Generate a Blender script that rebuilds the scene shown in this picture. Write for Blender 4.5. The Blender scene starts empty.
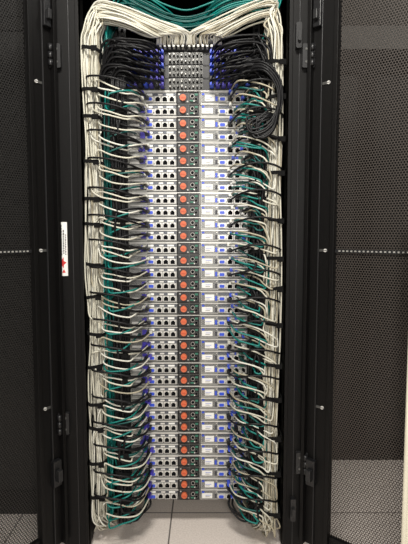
import bpy, math, random
from mathutils import Vector, Matrix
random.seed(5)
S = bpy.context.scene
COL = S.collection
R = random.uniform

# ---------------------------------------------------------------- materials
def mat(name, col, rough=0.5, metal=0.0, noise=0.0, scale=20.0, bump=0.0, emit=0.0, spec=0.5):
    m = bpy.data.materials.new(name); m.use_nodes = True
    nt = m.node_tree; b = nt.nodes['Principled BSDF']
    b.inputs['Base Color'].default_value = (*col, 1)
    b.inputs['Roughness'].default_value = rough
    b.inputs['Metallic'].default_value = metal
    b.inputs['Specular IOR Level'].default_value = spec
    if noise > 0 or bump > 0:
        tc = nt.nodes.new('ShaderNodeTexCoord')
        n = nt.nodes.new('ShaderNodeTexNoise'); n.inputs['Scale'].default_value = scale
        n.inputs['Detail'].default_value = 4
        nt.links.new(tc.outputs['Object'], n.inputs['Vector'])
        if noise > 0:
            r = nt.nodes.new('ShaderNodeValToRGB')
            r.color_ramp.elements[0].position = 0.3; r.color_ramp.elements[1].position = 0.7
            r.color_ramp.elements[0].color = (*[c*(1-noise) for c in col], 1)
            r.color_ramp.elements[1].color = (*[min(1, c*(1+noise)) for c in col], 1)
            nt.links.new(n.outputs['Fac'], r.inputs['Fac'])
            nt.links.new(r.outputs['Color'], b.inputs['Base Color'])
        if bump > 0:
            bp = nt.nodes.new('ShaderNodeBump'); bp.inputs['Strength'].default_value = bump
            nt.links.new(n.outputs['Fac'], bp.inputs['Height'])
            nt.links.new(bp.outputs['Normal'], b.inputs['Normal'])
    return m

def perf(name, col, hole, pitch, rad, rough=0.5, metal=0.0, see=False, spec=0.5):
    """perforated sheet metal: hexagonally packed round holes in object x/z"""
    m = bpy.data.materials.new(name); m.use_nodes = True
    nt = m.node_tree; N = nt.nodes; L = nt.links
    b = N['Principled BSDF']; out = N['Material Output']
    b.inputs['Roughness'].default_value = rough; b.inputs['Metallic'].default_value = metal
    b.inputs['Specular IOR Level'].default_value = spec
    tc = N.new('ShaderNodeTexCoord'); sp = N.new('ShaderNodeSeparateXYZ')
    L.new(tc.outputs['Object'], sp.inputs[0])
    def M(op, a, bb=None):
        n = N.new('ShaderNodeMath'); n.operation = op
        for i, v in enumerate((a, bb)):
            if v is None: continue
            if isinstance(v, (int, float)): n.inputs[i].default_value = v
            else: L.new(v, n.inputs[i])
        return n.outputs[0]
    q = pitch*math.sqrt(3)
    def dist(off):
        u = M('MULTIPLY', M('SUBTRACT', M('FRACT', M('ADD', M('DIVIDE', sp.outputs['X'], pitch), off+100)), 0.5), pitch)
        v = M('MULTIPLY', M('SUBTRACT', M('FRACT', M('ADD', M('DIVIDE', sp.outputs['Z'], q), off+100)), 0.5), q)
        return M('SQRT', M('ADD', M('MULTIPLY', u, u), M('MULTIPLY', v, v)))
    h = M('LESS_THAN', M('MINIMUM', dist(0.0), dist(0.5)), rad)
    if see:
        b.inputs['Base Color'].default_value = (*col, 1)
        t = N.new('ShaderNodeBsdfTransparent'); mx = N.new('ShaderNodeMixShader')
        L.new(h, mx.inputs[0]); L.new(b.outputs[0], mx.inputs[1]); L.new(t.outputs[0], mx.inputs[2])
        L.new(mx.outputs[0], out.inputs['Surface'])
    else:
        mx = N.new('ShaderNodeMix'); mx.data_type = 'RGBA'
        mx.inputs[6].default_value = (*col, 1); mx.inputs[7].default_value = (*hole, 1)
        L.new(h, mx.inputs[0]); L.new(mx.outputs[2], b.inputs['Base Color'])
    return m

BLACK = mat('black_powder_coat', (0.0036, 0.0033, 0.0033), 0.5, 0, 0.15, 60, 0.05, spec=0.2)
BLACK2 = mat('black_plastic', (0.008, 0.008, 0.009), 0.4)
DARK = mat('dark_steel', (0.018, 0.018, 0.019), 0.45, 0.2)
VOID = mat('port_cavity', (0.003, 0.003, 0.004), 0.8, spec=0.1)
SILVER = mat('galvanised_steel', (0.41, 0.405, 0.38), 0.42, 0.3, 0.20, 90)
BRIGHT = mat('brushed_bright_steel', (0.70, 0.69, 0.66), 0.35, 0.25, 0.1, 60)
GREYM = mat('grey_cage_metal', (0.11, 0.11, 0.105), 0.4, 0.5, 0.25, 50)
CREAM = mat('cream_cable_jacket', (0.63, 0.61, 0.51), 0.5, 0, 0.06, 30)
CREAM2 = mat('pale_grey_cable_jacket', (0.72, 0.71, 0.63), 0.5, 0, 0.06, 30)
CREAM3 = mat('aged_cream_cable_jacket', (0.42, 0.38, 0.28), 0.5, 0, 0.06, 30)
TEAL = mat('teal_cable_jacket', (0.0, 0.19, 0.165), 0.45, 0, 0.1, 30)
TEAL2 = mat('dark_teal_cable_jacket', (0.0, 0.085, 0.076), 0.45, 0, 0.1, 30)
RUBBER = mat('black_rubber_jacket', (0.006, 0.006, 0.007), 0.45, spec=0.3)
VELCRO = mat('black_hook_and_loop', (0.006, 0.006, 0.006), 0.95, 0, 0.3, 300, 0.3, spec=0.2)
BLUE = mat('blue_plastic', (0.03, 0.08, 0.62), 0.4)
NAVY = mat('violet_blue_plastic', (0.06, 0.045, 0.42), 0.4)
ORANGE = mat('orange_red_latch_plastic', (0.66, 0.15, 0.06), 0.5, 0, 0.12, 200)
GREENB = mat('green_circuit_plastic', (0.03, 0.17, 0.11), 0.5)
WHITE = mat('white_label_paper', (0.86, 0.86, 0.83), 0.6)
CLEAR = mat('clear_plug_plastic', (0.60, 0.60, 0.55), 0.25)
RED = mat('red_ink', (0.6, 0.03, 0.03), 0.6)
INK = mat('dark_ink', (0.05, 0.05, 0.06), 0.6)
PANELW = mat('off_white_panel', (0.78, 0.74, 0.60), 0.5, 0, 0.04, 5)
VENT = perf('vented_bracket', (0.44, 0.44, 0.43), (0.015, 0.015, 0.015), 0.0046, 0.0018, 0.4, 0.25)
VENTD = perf('dark_vented_plate', (0.06, 0.06, 0.065), (0.004, 0.004, 0.004), 0.005, 0.0017, 0.45, 0.3)
VENTM = perf('grey_vented_plate', (0.22, 0.235, 0.27), (0.006, 0.006, 0.008), 0.0052, 0.0019, 0.45, 0.3)
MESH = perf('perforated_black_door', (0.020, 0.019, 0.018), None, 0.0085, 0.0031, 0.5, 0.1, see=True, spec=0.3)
MESHR = perf('perforated_black_door_lit', (0.056, 0.047, 0.041), None, 0.0085, 0.0032, 0.5, 0.1, see=True, spec=0.4)  # same black mesh as MESH; brighter look at this door's angle baked into colour
MESHN = perf('perforated_black_cabinet', (0.014, 0.014, 0.014), (0.003, 0.003, 0.003), 0.009, 0.003, 0.5, 0.1, spec=0.3)

# ---------------------------------------------------------------- geometry
class Geo:
    def __init__(s): s.v=[]; s.f=[]; s.mi=[]; s.m=[]; s.sm=[]
    def mid(s, m):
        if m not in s.m: s.m.append(m)
        return s.m.index(m)
    def box(s, x0,x1,y0,y1,z0,z1,m, c=0.0):
        if c <= 0:
            pr = [(x0,z0),(x1,z0),(x1,z1),(x0,z1)]
        else:
            pr = [(x0+c,z0),(x1-c,z0),(x1,z0+c),(x1,z1-c),(x1-c,z1),(x0+c,z1),(x0,z1-c),(x0,z0+c)]
        s.prism(pr, y0, y1, m)
        return s
    def prism(s, pr, y0, y1, m):
        k = s.mid(m); b = len(s.v); n = len(pr)
        s.v += [(p[0], y0, p[1]) for p in pr] + [(p[0], y1, p[1]) for p in pr]
        s.f.append(tuple(b+i for i in range(n))); s.mi.append(k); s.sm.append(False)
        s.f.append(tuple(b+n+i for i in reversed(range(n)))); s.mi.append(k); s.sm.append(False)
        for i in range(n):
            j = (i+1) % n
            s.f.append((b+j, b+i, b+n+i, b+n+j)); s.mi.append(k); s.sm.append(False)
        return s
    def disc(s, cx, cz, r, y0, y1, m, n=14):
        return s.prism([(cx+r*math.cos(2*math.pi*i/n), cz+r*math.sin(2*math.pi*i/n)) for i in range(n)], y0, y1, m)
    def ring(s, cx, cz, r, ri, y0, y1, m, n=14):
        for i in range(n):
            a=2*math.pi*i/n; c=2*math.pi*(i+1)/n
            s.prism([(cx+ri*math.cos(a),cz+ri*math.sin(a)),(cx+r*math.cos(a),cz+r*math.sin(a)),
                     (cx+r*math.cos(c),cz+r*math.sin(c)),(cx+ri*math.cos(c),cz+ri*math.sin(c))], y0,y1,m)
        return s
    def tube(s, pts, r, m, sides=7, sub=4, flat=1.0):
        k = s.mid(m)
        P = [Vector(p) for p in pts]
        Q = [P[0]*2-P[1]] + P + [P[-1]*2-P[-2]]
        path = []
        for i in range(1, len(Q)-2):
            p0,p1,p2,p3 = Q[i-1:i+3]
            for j in range(sub):
                t=j/sub
                path.append(0.5*((2*p1)+(p2-p0)*t+(2*p0-5*p1+4*p2-p3)*t*t+(3*p1-p0-3*p2+p3)*t*t*t))
        path.append(P[-1])
        T = (path[1]-path[0]).normalized()
        up = Vector((0,0,1)) if abs(T.z) < 0.9 else Vector((1,0,0))
        nrm = (up - T*up.dot(T)).normalized()
        b = len(s.v)
        for i, p in enumerate(path):
            if i == 0: t = path[1]-p
            elif i == len(path)-1: t = p-path[i-1]
            else: t = path[i+1]-path[i-1]
            if t.length < 1e-7: t = T.copy()
            t.normalize()
            nn = nrm - t*nrm.dot(t)
            if nn.length > 1e-5: nrm = nn.normalized()
            bi = t.cross(nrm)
            for q in range(sides):
                a = 2*math.pi*q/sides
                s.v.append(tuple(p + nrm*(r*math.cos(a)) + bi*(r*flat*math.sin(a))))
        for i in range(len(path)-1):
            for q in range(sides):
                q2=(q+1)%sides
                s.f.append((b+i*sides+q, b+i*sides+q2, b+(i+1)*sides+q2, b+(i+1)*sides+q)); s.mi.append(k); s.sm.append(True)
        s.f.append(tuple(b+q for q in reversed(range(sides)))); s.mi.append(k); s.sm.append(False)
        e=b+(len(path)-1)*sides
        s.f.append(tuple(e+q for q in range(sides))); s.mi.append(k); s.sm.append(False)
        return s
    def obj(s, name, parent=None, loc=(0,0,0), bevel=0, **props):
        me = bpy.data.meshes.new(name); me.from_pydata(s.v, [], s.f)
        for m in s.m: me.materials.append(m)
        me.polygons.foreach_set('material_index', s.mi)
        me.polygons.foreach_set('use_smooth', s.sm)
        me.update()
        o = bpy.data.objects.new(name, me); COL.objects.link(o); o.location = loc
        if parent: o.parent = parent
        if bevel:
            bv = o.modifiers.new('bevel', 'BEVEL'); bv.width = bevel; bv.segments = 2; bv.limit_method='ANGLE'
        for k, v in props.items(): o[k] = v
        return o
def empty(name, loc=(0,0,0), **props):
    o = bpy.data.objects.new(name, None); COL.objects.link(o); o.location = loc
    o.empty_display_size = 0.05
    for k, v in props.items(): o[k] = v
    return o
def copy_tree(o, parent=None):
    c = o.copy(); COL.objects.link(c)
    if parent is not None: c.parent = parent
    for ch in list(o.children): copy_tree(ch, c)
    return c

# ---------------------------------------------------------------- room
fm = bpy.data.materials.new('raised_floor_tile'); fm.use_nodes = True
nt = fm.node_tree; b = nt.nodes['Principled BSDF']; b.inputs['Roughness'].default_value = 0.35
tc = nt.nodes.new('ShaderNodeTexCoord'); mp = nt.nodes.new('ShaderNodeMapping')
mp.inputs['Location'].default_value = (0.13, -0.11, 0)
br = nt.nodes.new('ShaderNodeTexBrick'); br.offset = 0.0; br.squash = 1.0
br.inputs['Scale'].default_value = 1.0; br.inputs['Brick Width'].default_value = 0.6; br.inputs['Row Height'].default_value = 0.6
br.inputs['Mortar Size'].default_value = 0.003; br.inputs['Mortar Smooth'].default_value = 0.1
br.inputs['Mortar'].default_value = (0.18, 0.16, 0.15, 1)
nz = nt.nodes.new('ShaderNodeTexNoise'); nz.inputs['Scale'].default_value = 160; nz.inputs['Detail'].default_value = 5
rp = nt.nodes.new('ShaderNodeValToRGB')
rp.color_ramp.elements[0].position=0.35; rp.color_ramp.elements[1].position=0.65
rp.color_ramp.elements[0].color=(0.78,0.70,0.64,1); rp.color_ramp.elements[1].color=(0.92,0.84,0.78,1)
L = nt.links
L.new(tc.outputs['Object'], mp.inputs['Vector']); L.new(mp.outputs[0], br.inputs['Vector']); L.new(tc.outputs['Object'], nz.inputs['Vector'])
L.new(nz.outputs['Fac'], rp.inputs['Fac']); L.new(rp.outputs[0], br.inputs['Color1']); L.new(rp.outputs[0], br.inputs['Color2'])
L.new(br.outputs['Color'], b.inputs['Base Color'])
WALL = mat('grey_painted_wall', (0.30, 0.30, 0.29), 0.8, 0, 0.05, 4)
Geo().box(-2.6,2.6,-2.8,2.4,-0.05,0,fm).obj('floor', kind='structure')
Geo().box(-2.6,2.6,-2.8,2.4,2.9,2.95,WALL).obj('ceiling', kind='structure')
Geo().box(-2.6,2.6,2.4,2.45,0,2.9,WALL).obj('wall_back', kind='structure')
Geo().box(-2.6,2.6,-2.85,-2.8,0,2.9,WALL).obj('wall_front', kind='structure')
Geo().box(-2.65,-2.6,-2.8,2.4,0,2.9,WALL).obj('wall_left', kind='structure')
Geo().box(2.6,2.65,-2.8,2.4,0,2.9,WALL).obj('wall_right', kind='structure')

# ---------------------------------------------------------------- main rack
XL, XR, YF, YB, ZT = -0.49, 0.345, -0.13, 0.85, 2.0
IL, IR = -0.405, 0.276
rack = empty('server_rack', (-0.07, 0.36, 0), label='tall black server rack with both mesh doors swung open', category='server rack')
def rk(g, name, bevel=0, **p):
    o = g.obj(name, None, (0,0,0), bevel, **p); o.parent = rack; o.location = -rack.location; return o
g = Geo()
for (a, c, lip) in ((XL, IL, 1), (IR, XR, -1)):
    g.box(a, c, YF, YF+0.022, 0, ZT, BLACK)
    if lip > 0:
        g.box(c-0.012, c, YF-0.006, YF+0.06, 0.02, ZT, BLACK)
        g.box(a, a+0.006, YF, YB, 0, ZT, BLACK)
        g.box(c-0.036, c-0.032, YF-0.003, YF, 0.03, ZT, DARK)
    else:
        g.box(a, a+0.012, YF-0.006, YF+0.06, 0.02, ZT, BLACK)
        g.box(c-0.006, c, YF, YB, 0, ZT, BLACK)
        g.box(a+0.032, a+0.036, YF-0.003, YF, 0.03, ZT, DARK)
    g.box(a, c, YB-0.03, YB, 0, ZT, BLACK)
    g.box(min(a,c)+0.01, max(a,c)-0.01, YF+0.02, YB-0.03, 0, 0.05, BLACK)
g.box(XL, XR, YF, YB, ZT-0.02, ZT, BLACK)
g.box(XL, XR, YB-0.012, YB-0.002, 0.0, ZT-0.02, BLACK)
rk(g, 'rack_frame', 0.0015)
for x0 in (-0.302, 0.172):
    g = Geo(); g.box(x0, x0+0.026, 0.012, 0.016, 0.06, 1.96, DARK); g.box(x0+(0.0 if x0<0 else 0.024), x0+(0.002 if x0<0 else 0.026), 0.016, 0.05, 0.06, 1.96, DARK)
    z = 0.125
    while z < 1.94:
        g.box(x0+0.008, x0+0.018, 0.010, 0.0125, z, z+0.010, VOID); z += 0.04445/2
    rk(g, 'mounting_rail')
for a, c in ((IL+0.004, -0.310), (0.205, IR-0.004)):
    g = Geo(); g.box(a, c, 0.03, 0.035, 0.05, 1.96, BLACK)
    z = 0.2
    while z < 1.95:
        g.box(a, c, 0.018, 0.03, z, z+0.018, BLACK); z += 0.155
    rk(g, 'cable_tray')
for x0, zs in ((XL, (1.66, 0.44)), (XR, (1.66, 0.30))):
    for z in zs:
        g = Geo(); s = 1 if x0 < 0 else -1
        g.box(min(x0-0.012*s, x0+0.028*s), max(x0-0.012*s, x0+0.028*s), YF-0.016, YF, z, z+0.075, DARK, 0.003)
        for i in range(3):
            cx=x0-0.002*s
            g.tube([(cx, YF-0.022, z+0.003+i*0.024), (cx, YF-0.022, z+0.012+i*0.024), (cx, YF-0.022, z+0.023+i*0.024)], 0.008, BLACK2, 10, 1)
        g.disc(x0+0.016*s, z+0.018, 0.004, YF-0.018, YF-0.015, GREYM, 10)
        g.disc(x0+0.016*s, z+0.058, 0.004, YF-0.018, YF-0.015, GREYM, 10)
        rk(g, 'hinge')
for x0, z in ((XR-0.045, 0.13), (XR-0.05, 1.72)):
    g = Geo(); g.box(x0, x0+0.018, YF-0.02, YF, z, z+0.08, BLACK2, 0.003); g.box(x0+0.004, x0+0.014, YF-0.03, YF-0.02, z+0.02, z+0.05, DARK, 0.002)
    rk(g, 'latch_bracket')
# sticker: vertical print, red arrow-like mark
g = Geo(); sx0, sx1, sz0, sz1 = -0.486, -0.457, 0.985, 1.165
g.box(sx0, sx1, YF-0.0045, YF-0.0005, sz0, sz1, WHITE)
yk = YF-0.0052
g.prism([(sx0+0.004, 1.030), (sx0+0.016, 1.010), (sx0+0.016, 1.022), (sx0+0.025,1.030), (sx0+0.016, 1.036), (sx0+0.016, 1.048)], yk, YF-0.0044, RED)
g.prism([(sx0+0.010, 0.996), (sx0+0.022, 0.996), (sx0+0.016, 1.008)], yk, YF-0.0044, RED)
for xa, xb, za, zb in ((0.004,0.012,1.055,1.158),(0.015,0.019,1.060,1.140),(0.022,0.025,1.056,1.125)):
    z = za
    while z < zb:
        w = R(0.0035, 0.008); g.box(sx0+xa, sx0+xb, yk, YF-0.0044, z, z+w, INK); z += w+0.0028
rk(g, 'sticker', label='white sticker with red mark and dark print')

def door(hx, s, rot, mm, hy=YF-0.004):
    W = 0.40; z0, z1 = 0.05, 1.985
    g = Geo()
    def bx(a, c, y0, y1, za, zb, m):
        g.box(min(s*a, s*c), max(s*a, s*c), y0, y1, za, zb, m)
    st = 0.10
    bx(0, st, -0.012, 0.0, z0, z1, BLACK)
    bx(0, 0.012, -0.012, 0.022, z0, z1, BLACK)
    bx(st-0.014, st, 0.0, 0.016, z0, z1, BLACK)
    bx(0.040, 0.044, 0.0, 0.006, z0, z1, DARK)
    bx(W-0.045, W, -0.012, 0.0, z0, z1, BLACK)
    bx(W-0.008, W, -0.012, 0.022, z0, z1, BLACK)
    bx(st, W-0.045, -0.012, 0.004, z0, z0+0.06, BLACK)
    bx(st, W-0.045, -0.012, 0.004, z1-0.06, z1, BLACK)
    d = g.obj('door', None, (hx, hy, 0), 0.0012); d.rotation_euler = (0,0,rot)
    d.parent = rack; d.location = Vector((hx, hy, 0)) - rack.location
    g = Geo(); k = g.mid(mm)
    g.v = [(s*st, -0.006, z0+0.06), (s*(W-0.045), -0.006, z0+0.06), (s*(W-0.045), -0.006, z1-0.06), (s*st, -0.006, z1-0.06)]
    g.f = [(0,1,2,3)]; g.mi=[k]; g.sm=[False]
    g.obj('mesh_panel', d, label='black perforated steel panel')
    g = Geo(); bx(st, W-0.045, -0.004, 0.002, 1.066, 1.076, DARK)
    x = st+0.012
    while x < W-0.05:
        bx(x, x+0.006, 0.002, 0.004, 1.069, 1.0735, SILVER); x += 0.013
    g.obj('cross_rail', d, label='thin bright metal cross rail')
    for z in (1.603, 1.072, 0.547):
        g = Geo(); g.disc(s*0.066, z, 0.0055, 0.0, 0.004, BRIGHT, 12); bx(0.061, 0.071, 0.004, 0.0048, z-0.0008, z+0.0008, INK)
        g.box(min(s*0.045,s*0.06), max(s*0.045,s*0.06), 0.0, 0.003, z-0.004, z+0.004, GREYM)
        g.obj('screw', d, label='bright steel screw')
    g = Geo(); bx(0.018, 0.05, 0.0, 0.018, 0.27, 0.36, BLACK2); bx(0.025, 0.043, 0.018, 0.034, 0.29, 0.33, DARK)
    g.obj('latch', d, bevel=0.002, label='black latch block')
    g = Geo(); bx(0.014, 0.040, 0.0, 0.015, 1.78, 1.87, BLACK2); bx(0.020, 0.034, 0.015, 0.028, 1.80, 1.83, DARK)
    g.obj('latch', d, bevel=0.002, label='black latch block')
    return d
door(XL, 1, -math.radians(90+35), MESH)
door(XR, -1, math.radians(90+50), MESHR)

def cabinet(x0, x1, y0, label):
    e = empty('server_rack', ((x0+x1)/2, y0+0.4, 0), label=label, category='server rack', group='closed racks beside the open one')
    g = Geo()
    g.box(x0, x1, y0+0.03, y0+0.85, 0.02, 1.99, BLACK)
    for a in (x0, x1-0.04): g.box(a, a+0.04, y0, y0+0.03, 0.0, 1.99, BLACK)
    g.box(x0+0.04, x1-0.04, y0, y0+0.03, 1.93, 1.99, BLACK)
    g.box(x0+0.04, x1-0.04, y0, y0+0.03, 0.0, 0.05, BLACK)
    o = g.obj('rack_frame', None, (0,0,0), 0.002); o.parent = e; o.location = -e.location
    xm = (x0+x1)/2
    for a, c in ((x0+0.045, xm-0.002), (xm+0.002, x1-0.045)):
        g = Geo(); g.box(a, a+0.04, y0-0.005, y0+0.02, 0.055, 1.925, BLACK); g.box(c-0.04, c, y0-0.005, y0+0.02, 0.055, 1.925, BLACK)
        g.box(a+0.04, c-0.04, y0-0.005, y0+0.02, 0.055, 0.1, BLACK); g.box(a+0.04, c-0.04, y0-0.005, y0+0.02, 1.88, 1.925, BLACK)
        d = g.obj('door'); d.parent = e; d.location = -e.location
        g = Geo(); g.box(a+0.04, c-0.04, y0+0.004, y0+0.008, 0.1, 1.88, MESHN); g.obj('mesh_panel', d)
    return e
cabinet(-1.31, -0.50, 0.10, 'closed black cabinet with perforated split doors')
cabinet(0.36, 1.17, 0.55, 'closed black cabinet with perforated split doors')

e = empty('display_panel', (0.672, -0.47, 0), label='off-white freestanding panel with a rounded edge rail', category='panel')
g = Geo(); g.box(-0.118, 0.12, -0.008, 0.008, 0.05, 1.13, PANELW); g.obj('board', e, bevel=0.003)
g = Geo(); g.tube([(-0.121,0,0.02),(-0.121,0,0.4),(-0.121,0,0.8),(-0.121,0,1.12),(-0.118,0,1.138),(-0.09,0,1.14)], 0.008, PANELW, 10, 3); g.obj('edge_rail', e)
for x in (-0.11, 0.10):
    g = Geo(); g.box(x-0.012, x+0.012, -0.10, 0.10, 0, 0.02, PANELW); g.box(x-0.008,x+0.008,-0.008,0.008,0.02,0.06,PANELW); g.obj('foot', e, bevel=0.003)

# ---------------------------------------------------------------- servers
U = 0.04445; ZB = 0.12; SX = -0.273
def make_node(parent, x, z, right, var=0, name='compute_node'):
    w, h = 0.174, 0.0412
    g = Geo()
    g.box(0, w, 0.0, 0.30, 0, h, SILVER)
    g.box(0, w, -0.005, 0.0, h-0.0026, h, BRIGHT)
    g.box(0.064, w-0.003, -0.0012, 0.0, 0.0258, 0.0370, VENTM)
    g.box(0.064, w-0.003, -0.0008, 0.0, 0.0012, 0.0035, DARK)
    if not right: g.box(0.068, 0.088, -0.0022, 0.0, 0.027, 0.0345, WHITE)
    g.box(0.108, 0.124, -0.0022, 0.0, 0.0275, 0.0335, BRIGHT)
    g.box(0.138, 0.162, -0.0022, 0.0, 0.0275, 0.0345, GREENB if right else WHITE)
    if right: g.box(0.126, 0.135, -0.004, 0.0, 0.026, 0.035, BLUE)
    g.box(w-0.0022, w, -0.004, 0.0, 0, h, DARK)
    n = g.obj(name, parent, (x, 0, z), label='steel server node with ports')
    g = Geo(); g.box(0.003, 0.062, -0.003, 0.0, 0.005, 0.036, VENT, 0.002)
    if right:
        xa = 0.016 if var else 0.005; xb = 0.050 if var else 0.044
        g.box(xa, xb, -0.0045, -0.003, 0.008, 0.030 if var else 0.027, WHITE)
        g.box(0.018, 0.034, -0.005, -0.0045, 0.013, 0.0143, INK); g.box(0.018, 0.040, -0.005, -0.0045, 0.0190, 0.0202, BLUE)
        g.box(0.005, 0.014, -0.0045, -0.003, 0.0285, 0.035, BLUE); g.box(0.0530, 0.0605, -0.0045, -0.003, 0.008, 0.024, BLUE if var else INK)
    else:
        g.box(0.006, 0.040, -0.004, -0.003, 0.010, 0.018, BRIGHT); g.box(0.044,0.061,-0.007,-0.004,0.010,0.032,NAVY)
    g.disc(0.0585, 0.0325, 0.0018, -0.005, -0.003, BRIGHT, 8)
    g.obj('slot_bracket', n, label='bright perforated slot bracket')
    g = Geo(); g.prism([(0.065,0.022),(0.067,0.007),(0.089,0.007),(0.091,0.022)], -0.006, 0.0, BRIGHT)
    g.box(0.0690,0.0870,-0.0078,-0.006,0.0090,0.0200,BLUE,0.002); g.disc(0.0635,0.0145,0.002,-0.006,0,BRIGHT,6); g.disc(0.0925,0.0145,0.002,-0.006,0,BRIGHT,6)
    g.obj('video_port', n, label='blue trapezoid video port')
    g = Geo()
    g.box(-0.0100,0.0100,-0.004,0.0,-0.001,0.0195,BRIGHT); g.box(-0.0080,0.0080,-0.0045,-0.0039,0.001,0.0133,VOID)
    g.box(-0.0048,0.0048,-0.0045,-0.0039,0.0133,0.0168,VOID)
    p = g.obj('network_port', n, (0.107,0,0.0055))
    for xx in (0.132, 0.157):
        q = p.copy(); COL.objects.link(q); q.parent = n; q.location = (xx,0,0.0055)
    return n
def make_psu(parent, x, z):
    g = Geo(); w, h = 0.080, 0.0412
    g.box(0, w, 0.0, 0.30, 0, h, BLACK2)
    g.box(0, w, -0.002, 0.0, 0, 0.002, DARK); g.box(0, w, -0.003, 0.0, h-0.002, h, GREYM)
    g.box(0.003, 0.040, -0.001, 0.0, 0.003, h-0.003, VENTD)
    g.box(w-0.0015, w, -0.003, 0, 0, h, SILVER); g.box(0.0405, 0.042, -0.003, 0, 0, h, GREYM)
    g.box(0.004, 0.010, -0.002, 0, 0.030, 0.035, SILVER); g.box(0.034, 0.039, -0.002, 0, 0.005, 0.009, SILVER)
    p = g.obj('power_supply', parent, (x, 0, z), label='black power supply module')
    g = Geo(); g.disc(0.0205, 0.0195, 0.0112, -0.010, 0.0, ORANGE, 16); g.box(0.0105,0.0305,-0.0112,-0.008,0.0165,0.0225,ORANGE,0.002)
    g.box(0.013,0.028,-0.0118,-0.010,0.0188,0.0200,RED)
    g.obj('release_latch', p, label='round orange-red release latch')
    g = Geo()
    g.box(0.044, 0.074, -0.003, 0, 0.005, 0.036, DARK, 0.003)
    g.ring(0.0535, 0.0245, 0.0075, 0.0058, -0.006, -0.003, SILVER, 12); g.disc(0.0535,0.0245,0.0058,-0.005,-0.003,VOID,12)
    g.ring(0.0665, 0.0145, 0.0065, 0.005, -0.006, -0.003, GREYM, 12); g.disc(0.0665,0.0145,0.005,-0.005,-0.003,VOID,12)
    g.box(0.045, 0.058, -0.005, -0.003, 0.007, 0.012, GREENB); g.box(0.062, 0.073, -0.005, -0.003, 0.027, 0.034, GREENB)
    g.box(0.058, 0.062, -0.005, -0.003, 0.006, 0.010, BRIGHT)
    g.obj('power_inlet', p, label='dark inlet plate with round sockets and green tabs')
    return p
def make_chassis():
    e = empty('server', (0, 0, 0), label='two-unit silver server with four nodes and orange latches', category='server', group='identical servers stacked in the rack')
    g = Geo(); W = 0.440; H = 2*U-0.0012
    g.box(0, W, 0.01, 0.70, 0, 0.0012, SILVER); g.box(0, W, -0.007, 0.70, H-0.0018, H, BRIGHT)
    g.box(-0.0, 0.0015, -0.002, 0.70, 0, H, SILVER); g.box(W-0.0015, W, -0.002, 0.70, 0, H, SILVER)
    g.box(0.0015, W-0.0015, 0.31, 0.69, 0.002, H-0.003, DARK)
    g.box(0.002, W-0.002, 0.004, 0.30, 0.0428, 0.0436, VOID)
    g.obj('enclosure', e)
    for v, z in enumerate((0.0014, 0.0442)):
        make_node(e, 0.0022, z, False); make_psu(e, 0.178, z); make_node(e, 0.2605, z, True, v)
    return e
first = make_chassis(); first.location = (SX, 0, ZB)
for i in range(1, 17):
    c = copy_tree(first); c.location = (SX, 0, ZB+i*2*U)
ZS = ZB+34*U

# ---------------------------------------------------------------- switches and patch panel
def make_switch():
    e = empty('network_switch', (0,0,0), label='black network switch packed with cable connectors', category='network switch', group='switches at the top of the rack')
    g = Geo(); g.box(0, 0.44, 0, 0.45, 0.0006, U-0.0010, DARK); g.box(0,0.44,-0.003,0,U-0.003,U-0.001,DARK)
    g.obj('housing', e)
    for bx0, bx1 in ((0.005,0.136),(0.147,0.270),(0.290,0.435)):
        mid = 0.14 < bx0 < 0.2
        g = Geo(); n = 9 if mid else 7; w=(bx1-bx0)/n
        for r in (0.0025, 0.0225):
            for k in range(n):
                x = bx0+k*w
                g.box(x+0.001, x+w-0.001, -0.006, 0, r, r+0.0175, GREYM if mid else DARK)
                g.box(x+0.0025, x+w-0.0025, -0.0065, -0.0058, r+0.002, r+0.0135, VOID)
                if mid:
                    dj=R(-.0006,.0006)
                    g.box(x+0.0048+dj, x+w-0.0042+dj, -0.012-R(0,.012), -0.006, r+0.0045, r+0.0090, SILVER if R(0,1)<.35 else GREYM)
                    g.box(x+0.0035, x+w-0.0035, -0.007, -0.006, r+0.0145, r+0.0165, SILVER if k%2 else GREYM)
        g.obj('port_block', e, label='grid of metal port cages')
    return e
sw = make_switch(); sw.location = (SX, 0, ZS)
for i in (1, 2):
    c = copy_tree(sw); c.location = (SX, 0, ZS+i*U)
pp = empty('patch_panel', (SX, 0, ZS+3*U), label='black patch panel filled with cream cables', category='patch panel')
g = Geo(); g.box(0, 0.44, 0, 0.02, 0.001, U-0.001, BLACK); g.obj('panel_plate', pp)
for bx0 in (0.02, 0.115, 0.215, 0.33):
    g = Geo()
    for r in (0.003, 0.024):
        for k in range(6):
            x=bx0+k*0.0155
            g.box(x, x+0.014, -0.005, 0, r, r+0.016, DARK); g.box(x+0.002,x+0.012,-0.0056,-0.0049,r+0.003,r+0.013,VOID)
            if 0.1<bx0<0.3: g.box(x+0.003,x+0.011,-0.030,-0.0049,r+0.003,r+0.011,CLEAR,0.001)
    g.obj('jack_block', pp, label='rows of jacks with pale plugs')
ZP = ZS+3*U

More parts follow.
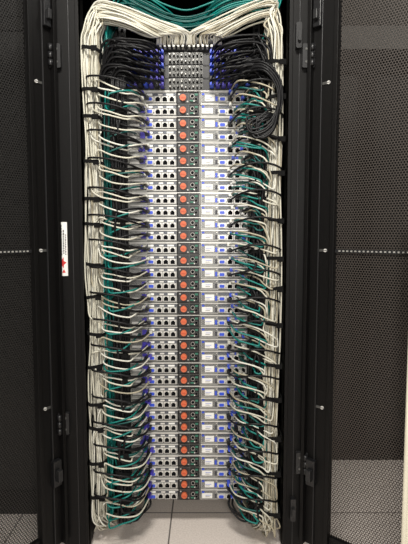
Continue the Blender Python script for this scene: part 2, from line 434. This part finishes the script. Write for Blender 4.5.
# ---------------------------------------------------------------- cables
def cable(pts, r, m, plug, label, group, plugm=None, name='network_cable', sides=7, sub=5):
    o0 = Vector(pts[0])
    g = Geo(); g.tube([Vector(p)-o0 for p in pts], r, m, sides, sub)
    o = g.obj(name, None, o0, label=label, category='cable', group=group)
    if plug:
        w, l, h = plug
        g = Geo(); g.box(-w/2, w/2, -l, 0.002, -h/2, h/2, plugm, w*0.15); g.box(-w*0.3, w*0.3, -l-0.008, -l, -h*0.35, h*0.35, plugm, w*0.1)
        g.obj('plug', o, (0, 0, 0))
    return o
def cream():
    q=R(0,1); return CREAM if q<.5 else (CREAM2 if q<.82 else CREAM3)
def vertical(bx, by, za, zb, step=0.10, j=0.004, amp=0.006):
    n = max(2, int(abs(zb-za)/step)); out=[]; ph=R(0,6.28); fr=R(5,12)
    for i in range(n+1):
        t=i/n; z=za+(zb-za)*t
        out.append((bx+amp*math.sin(ph+fr*z)+R(-j,j)*.6, by+R(-j,j)*.6, z))
    return out
def slots(x0, dx, nx, y0, dy, ny):
    s=[(x0+dx*i+R(-.001,.001), y0+dy*j+R(-.001,.001)) for i in range(nx) for j in range(ny)]
    random.shuffle(s); return s
def topfan(side, bx, by, k):
    t=((k*7)%23)/22.0; o=-0.040+0.058*t+R(-.008,.008); yy=-0.085+R(-.022,.02)
    if side < 0:
        ex = -0.162 + 0.118*t
        pts = [(bx+0.004, by, 1.790), (bx+0.012+R(-.004,.010), by+0.005, 1.838+o*0.8), (-0.350+R(-.010,.010), yy, 1.870+o), (-0.275+R(-.012,.012), yy+R(-.01,.01), 1.858+o), (-0.205+.03*t, yy*.9, 1.828+o*.85), (ex*.72-.205*.28, -0.066, 1.810+o*.6), (ex+R(-.004,.004), -0.050, ZP+0.032+.008*t)]
    else:
        ex = 0.060 - 0.118*t
        pts = [(bx-0.002, by, 1.790), (bx-0.010-R(-.004,.010), by+0.005, 1.842+o*0.8), (0.232+R(-.010,.010), yy, 1.880+o), (0.165+R(-.012,.012), yy+R(-.01,.01), 1.868+o), (0.100-.03*t, yy*.9, 1.834+o*.85), (ex*.72+.10*.28, -0.066, 1.812+o*.6), (ex+R(-.004,.004), -0.050, ZP+0.032+.008*t)]
    pts.append((ex, -0.028, ZP+(0.012 if k%2 else 0.032)))
    return pts
def tail(side, bx, by):
    d = 1 if side<0 else -1
    return [(bx+R(-.012,.02)*d, by+R(-.01,.03), 0.085), (bx+R(-.01,.04)*d, by+R(.03,.12), 0.035),(bx+R(.01,.06)*d, by+R(.16,.30), 0.008)]

rowz = [ZB+(i+0.5)*U for i in range(34)]
CL='cream network cable curving from a server port into the side bundle'
TL='teal network cable curving from a server port into the side bundle'
RC=0.0027
def clampv(za): return min(za, 1.745)
# left cream
sl = slots(-0.396, 0.0062, 8, -0.118, 0.0080, 9); k=0
for i, z in enumerate(rowz):
    for rep in range(2 if i%2 else 1):
        bx, by = sl.pop(); x0 = -0.205+R(-0.012,0.012)-0.014*rep; zz = z+0.006-rep*0.014+R(-0.003,0.003)
        up = R(0,1) < 0.48 or rowz[-1]-z < 0.15
        fy = -0.106-R(0,0.016); dr = 0.016+R(-.006,.007)
        pts = [(x0,-0.004,zz),(x0-0.003,-0.050,zz-.002),(x0-0.022,fy+.006,zz-dr*.7),(-0.258,fy-.010,zz-dr),(-0.305,fy-.018,zz-dr*0.4+R(-.004,.004)),(-0.343,fy-.016,zz+0.006+R(-.004,.006))]
        if up: pts += [(bx+0.012,by-0.014,zz+0.026+R(-.004,.008))] + vertical(bx,by,clampv(zz+0.075),1.755) + topfan(-1,bx,by,k)
        else: pts += [(bx+0.018,-.128,zz-0.004),(bx+0.006,by-0.012,zz-0.032-R(0,.01))] + vertical(bx,by,max(zz-0.09,0.16),0.13) + tail(-1,bx,by)
        cable(pts, RC, cream(), (0.012,0.026,0.011), CL, 'cream cables on the server ports', NAVY if (R(0,1)<.4 or i<13) else CLEAR); k+=1
# right cream
sr = slots(0.214, 0.0062, 8, -0.118, 0.0078, 10); kr=0
for i, z in enumerate(rowz):
    for rep in range(2):
        bx, by = sr.pop(); x0 = (0.098 if rep else 0.142)+R(-0.010,0.010) ; zz = z+(0.010 if rep else -0.007)+R(-0.003,0.003)
        up = (R(0,1) < 0.30) or (rowz[-1]-z < 0.10 and R(0,1)<.7)
        fy = -0.104-R(0,0.020); dr = 0.030+R(-.008,.012)
        pts = [(x0,-0.004,zz),(x0+0.004,-0.045,zz+.003),(x0+0.022,fy,zz+0.006),((x0+0.03+0.205)/2,fy-0.014,zz+0.001-dr*.15),(0.204,fy-.018,zz-dr*.60)]
        if up: pts += [(bx-0.010,-0.132,zz-dr),(bx-0.002,by-0.014,zz-dr+0.018)] + vertical(bx,by,clampv(zz+0.05),1.755) + topfan(1,bx,by,kr)
        else: pts += [(bx-0.012,-0.130,zz-dr-0.012),(bx-0.002,by-0.012,zz-0.045-dr)] + vertical(bx,by,max(zz-0.12,0.16),0.13) + tail(1,bx,by)
        cable(pts, RC, cream(), (0.012,0.026,0.011), CL, 'cream cables on the server ports', BLUE if (R(0,1)<.45 or i<10) else CLEAR); kr+=1
for side, ss in ((-1, sl), (1, sr)):
    g = Geo(); kk = k if side<0 else kr
    for n in range(min(11, len(ss))):
        bx, by = ss.pop(); t = list(reversed(tail(side,bx,by)))
        g.tube(t+vertical(bx,by,0.13,1.755)+topfan(side,bx,by,kk+n), RC, cream(), 6, 4)
    g.obj('cable_bundle', None, (0,0,0), kind='stuff', label='bundle of cream cables fanning into the patch panel and down to the floor', category='cable bundle')
# teal
def teal(side, z):
    zz = z+R(-0.005,0.004)
    up = R(0,1) < 0.5; mm = TEAL if R(0,1)<.65 else TEAL2
    if side < 0:
        bx = -0.350+0.006*random.randrange(5); by = -0.080+0.010*random.randrange(6); x0=-0.222+R(-0.015,0.012); d=-1; xm=-0.29
    else:
        bx = 0.198+0.006*random.randrange(5); by = -0.085+0.010*random.randrange(6); x0=0.118+R(-0.030,0.032); d=1; xm=0.178
    fy=-0.108-R(0,0.016); sag=0.018+R(-0.007,0.012)
    span = R(0.10, 0.40)
    pts=[(x0,-0.004,zz),(x0+0.004*d,-0.045,zz),(x0+0.022*d,fy,zz-sag*.4),(xm,fy-0.014,zz-sag)]
    if up:
        ze=max(min(zz+span,1.80),min(zz+0.12,1.80)); pts+=[(bx-0.010*d,fy-.008,zz-sag+0.006)]+vertical(bx,by,min(zz+0.05,1.74),ze)+[(bx+0.02*d,0.012,ze+0.03)]
    else:
        ze=min(max(zz-span,0.10),max(zz-0.12,0.08)); pts+=[(bx-0.010*d,fy-.008,zz-sag-0.016)]+vertical(bx,by,max(zz-0.08,0.12),ze)+[(bx+0.02*d,0.012,max(ze-0.03,.04))]
    cable(pts,0.0028,mm,(0.011,0.024,0.009),TL,'teal cables on the server ports',CLEAR if R(0,1)<.4 else TEAL2)
for i, z in enumerate(rowz):
    if i%3 != 1: teal(-1, z-.004)
    teal(1, z-.006)
    if i%2==0 or i>22: teal(1, z+.010)
    if i<9: teal(-1,z+.008)
# black columns and cords
for side in (-1,1):
    xc = -0.286 if side<0 else 0.184
    for n in range(12):
        bx=xc+(n%6-2.5)*0.0080; by=-0.098-(n//6)*0.010
        cable([(bx,0.04,0.05),(bx,by+.02,0.085)]+vertical(bx,by,0.13,1.62 if side<0 else 1.58,0.09,0.003,0.003)+[(bx,by+.03,1.66),(bx,0.02,1.70)],0.0045,RUBBER,None,'black power cord in the vertical column beside the servers','black power cord columns',name='power_cord')
    d = side
    for i in range(0,34):
        if side>0 and i%3==2: continue
        z=rowz[i]; zz=z+R(-.004,.004)
        x0 = -0.212+R(-.012,.012) if side<0 else 0.130+R(-.012,.010)
        bx = xc+R(-.012,.012); by=-0.114+R(-.008,.004); dz=R(0.06,0.12); sg = 1 if R(0,1)<.5 else -1
        ze=min(max(zz+sg*dz,0.06),1.64)
        if abs(ze-zz)<0.05: ze=zz-sg*0.10
        hump=R(0,.008)
        pts=[(x0,-0.004,zz),(x0+.003*d,-0.045,zz),(x0+0.020*d,-0.100,zz+hump),(bx-0.010*d,-0.124,zz+hump+(ze-zz)*.12),(bx,by-.012,zz+(ze-zz)*.45),(bx+0.006*d,by+0.01,ze),(bx+0.012*d,0.0,ze+(ze-zz)*0.3)]
        cable(pts,0.0041,RUBBER,(0.015,0.026,0.012),'black power cord looping beside the servers','black power cords beside the servers',BLACK2,name='power_cord')
    for i in range(1,34,2):
        zz=rowz[i]+R(-.006,.006)
        if side<0: pts=[(-0.40,-0.03,zz+.03),(-0.385,-0.122,zz+.030),(-0.345,-0.142,zz+.028),(-0.29,-0.142,zz+.020),(-0.235,-0.12,zz+.004),(-0.205,-0.05,zz-.006),(-0.20,-0.004,zz-.006)]
        else: pts=[(0.268,-0.03,zz-.01),(0.258,-0.122,zz+.002),(0.22,-0.142,zz+.016),(0.17,-0.142,zz+.020),(0.12,-0.12,zz+.008),(0.095,-0.05,zz-.004),(0.09,-0.004,zz-.004)]
        pts.reverse()
        cable(pts,0.0035,RUBBER,(0.013,0.024,0.011),'black cable arching in front of the cable bundles','black power cords beside the servers',BLACK2,name='power_cord')
for side in (-1,1):
    for n in range(3):
        o=n*.008; x=(-0.285 if side<0 else 0.185); d=-side; w=R(.05,.08)
        cable([(x,-.05,0.20),(x-.004*d,-.075,0.150),(x+w*.3*d,-.08,0.108-o),(x+w*.8*d,-.07,0.104-o),(x+w*1.3*d,-.04,0.122),(x+w*1.2*d,-.004,0.140)],0.0036,RUBBER,None,'slack black cord looping below the lowest server','slack cords near the floor',name='power_cord')
# switch cables
for s in range(3):
    for r in range(2):
        for c in range(7):
            for side in (-1,1):
                xb = SX+(0.005+ (c+.5)*0.0187 if side<0 else 0.290+(c+.5)*0.0207)
                z = ZS+s*U+0.011+r*0.020
                if side<0:
                    bx=-0.330+R(-.025,.020); f=-0.075-R(0,.040); ups=R(0.006,0.018)
                    pts=[(xb,-0.006,z),(xb-0.002,-0.05,z),(xb-0.03,f,z+ups*.3),((xb+bx)/2,f-.005,z+ups),(bx+0.022,f,z+ups*.8),(bx,f+.02,z-0.035),(bx+R(-.01,.01),-0.04,z-0.14),(bx+R(-.01,.01),-0.02,z-0.27-R(0,.25)),(bx,0.02,z-.6)]
                else:
                    bx=0.222+R(-.030,.022); f=-0.080-R(0,.045); ups=R(0.006,0.018)
                    pts=[(xb,-0.006,z),(xb+0.002,-0.05,z),(xb+0.03,f,z+ups*.3),((xb+bx)/2,f-.005,z+ups),(bx-0.02,f,z+ups*.8),(bx,f,z-0.04)]
                    pts+=[(bx+R(-.01,.01),-0.05,z-0.14),(bx+R(-.01,.01),-0.02,z-0.25-R(0,.12)),(bx,0.02,z-.5)]
                q=R(0,1)
                cable(pts,0.0037,RUBBER,(0.014,0.036,0.011),'black cable with blue boot plugged into a switch','black cables on the switches',BLUE if q<.25 else (NAVY if q<.65 else BLACK2))
# loose black loops hanging over the cream bundle
for n in range(8):
    a=R(-.022,.022); b_=R(-.05,.03); w=R(0,.045)
    cable([(0.10,-0.02,1.66+a),(0.13,-0.10,1.675+a),(0.19,-0.138-n*.0015,1.672+a),(0.240+a*.4,-0.146-n*.0015,1.62+a),(0.248+a*.5,-0.148-n*.0015,1.54+b_),(0.225-w*.3,-0.150-n*.0015,1.465+b_),(0.190-w,-0.148-n*.001,1.440+b_),(0.178-w,-0.145,1.480+b_),(0.215,-0.140,1.52+a),(0.238,-0.10,1.49),(0.245,-0.03,1.42)],0.0036,RUBBER,None,'loose black cable looping down over the cream bundle','black loops below the switches',name='power_cord')
# teal trunks
g=Geo()
for n in range(76):
    o=R(-.038,.036); y=R(-.05,.05); m=TEAL if R(0,1)<.4 else TEAL2
    if n%4 == 0:
        g.tube([(-0.33+R(-.02,.01),y,1.99),(-0.27,y-.01,1.935+o*.8),(-0.20,y-.01,1.900+o),(-0.13,y,1.872+o),(-0.06,y+.01,1.862+o*.9),(0.01,y,1.874+o),(0.09,y-.01,1.900+o),(0.18,y-.02,1.918+o),(0.25,y,1.96)],0.0031,m,6,4)
    elif n%3==0: g.tube([(-0.345+R(-.02,.01),y,1.60),(-0.338+o*.3,y,1.74),(-0.325,y,1.85+o*.4),(-0.275,y-.02,1.905+o),(-0.20,y-.02,1.890+o),(-0.14,y,1.864+o),(-0.08,y+.05,1.850+o*.8),(0.0,y+.09,1.84+o*.6)],0.0031,m,6,4)
    else: g.tube([(-0.12+R(-.02,.01),.11,1.84+o*.5),(-0.05+o*.4,0.05,1.850+o*.7),(0.03,y,1.872+o),(0.10,y-.02,1.896+o),(0.19,y-.03,1.904+o),(0.24,y-.03,1.90+o),(0.262,y-.02,1.93),(0.262+o*.2,y,1.97)],0.0031,m,6,4)
for n in range(5):
    x=-0.338+R(-.01,.015); y=R(-.07,-.02)
    g.tube([(x,0.0,0.10)]+vertical(x,y,0.16,1.62,0.08,0.005,0.006)+[(x,0,1.70)],0.0029,TEAL if n%2 else TEAL2,6,3)
for n in range(6):
    x=0.210+R(-.008,.010); y=R(-.07,-.02)
    g.tube([(x,0.0,0.10)]+vertical(x,y,0.16,1.55,0.08,0.005,0.006)+[(x,0,1.64)],0.0029,TEAL if n%2 else TEAL2,6,3)
g.obj('cable_bundle',None,(0,0,0),kind='stuff',label='mass of teal trunk cables sweeping across the top of the rack',category='cable bundle')

def strap(x0,x1,y0,y1,z,tilt):
    g=Geo(); h=0.0055; t=0.0022
    cx,cy=(x0+x1)/2,(y0+y1)/2; a,b_=(x1-x0)/2,(y1-y0)/2
    n=20; ring=[]
    for i in range(n):
        th=2*math.pi*i/n; c,s_=math.cos(th),math.sin(th)
        ring.append((a*math.copysign(abs(c)**.6,c), b_*math.copysign(abs(s_)**.6,s_)))
    k=g.mid(VELCRO)
    for (x,y) in ring:
        for q in (1,1+t/a):
            for hh in (-h,h): g.v.append((x*q,y*q,hh+tilt*x))
    for i in range(n):
        p=i*4; q=((i+1)%n)*4
        for f in ((p+2,q+2,q+3,p+3),(p,p+1,q+1,q),(p+1,p+3,q+3,q+1),(p,q,q+2,p+2)):
            g.f.append(f); g.mi.append(k); g.sm.append(False)
    g.box(a*0.2,a*0.9,-b_-0.005,-b_-0.002,-h-0.006,h,VELCRO)
    g.obj('cable_strap',None,(cx,cy,z),label='black hook-and-loop strap wrapped around a cable bundle',category='cable strap',group='straps around the cable bundles')
z=0.20
while z<1.78:
    strap(-0.402,-0.344,-0.130,-0.050,z+R(-.02,.02),R(-.2,.2)); z+=0.118
z=0.16
while z<1.80:
    strap(0.208,0.270,-0.130,-0.038,z+R(-.02,.02),R(-.2,.2)); z+=0.128
for x in (-0.286,0.184):
    z=0.18
    while z<1.6:
        strap(x-0.027,x+0.027,-0.126,-0.082,z+R(-.02,.02),R(-.3,.3)); z+=0.09

# ---------------------------------------------------------------- lights
def area(loc, target, sx, sy, e, col=(1,1,1)):
    l=bpy.data.lights.new('aisle_light','AREA'); l.shape='RECTANGLE'; l.size=sx; l.size_y=sy; l.energy=e; l.color=col
    o=bpy.data.objects.new('aisle_light',l); COL.objects.link(o); o.location=loc
    o.rotation_euler=(Vector(target)-Vector(loc)).to_track_quat('-Z','Y').to_euler()
area((-0.1,-1.50,2.65),(-0.05,0,0.5),0.7,0.3,48,(1.0,0.96,0.89))
area((0.1,-2.5,1.4),(-0.05,0,0.6),0.4,0.4,26,(1.0,0.96,0.90))
area((0.5,0.0,2.8),(0.6,0.25,0),0.5,0.3,10,(1.0,0.97,0.92))
w=bpy.data.worlds.new('world'); S.world=w; w.use_nodes=True
w.node_tree.nodes['Background'].inputs[0].default_value=(0.9,0.95,1,1); w.node_tree.nodes['Background'].inputs[1].default_value=0.2
S.view_settings.view_transform='Standard'

# ---------------------------------------------------------------- camera
cd=bpy.data.cameras.new('camera'); cam=bpy.data.objects.new('camera',cd); COL.objects.link(cam)
cd.sensor_fit='VERTICAL'; cd.sensor_height=24.0; cd.lens=24.0*462/544
cam.location=(0,-1.681,1.12); cam.rotation_euler=(math.radians(90-4.5),0,0)
S.camera=cam
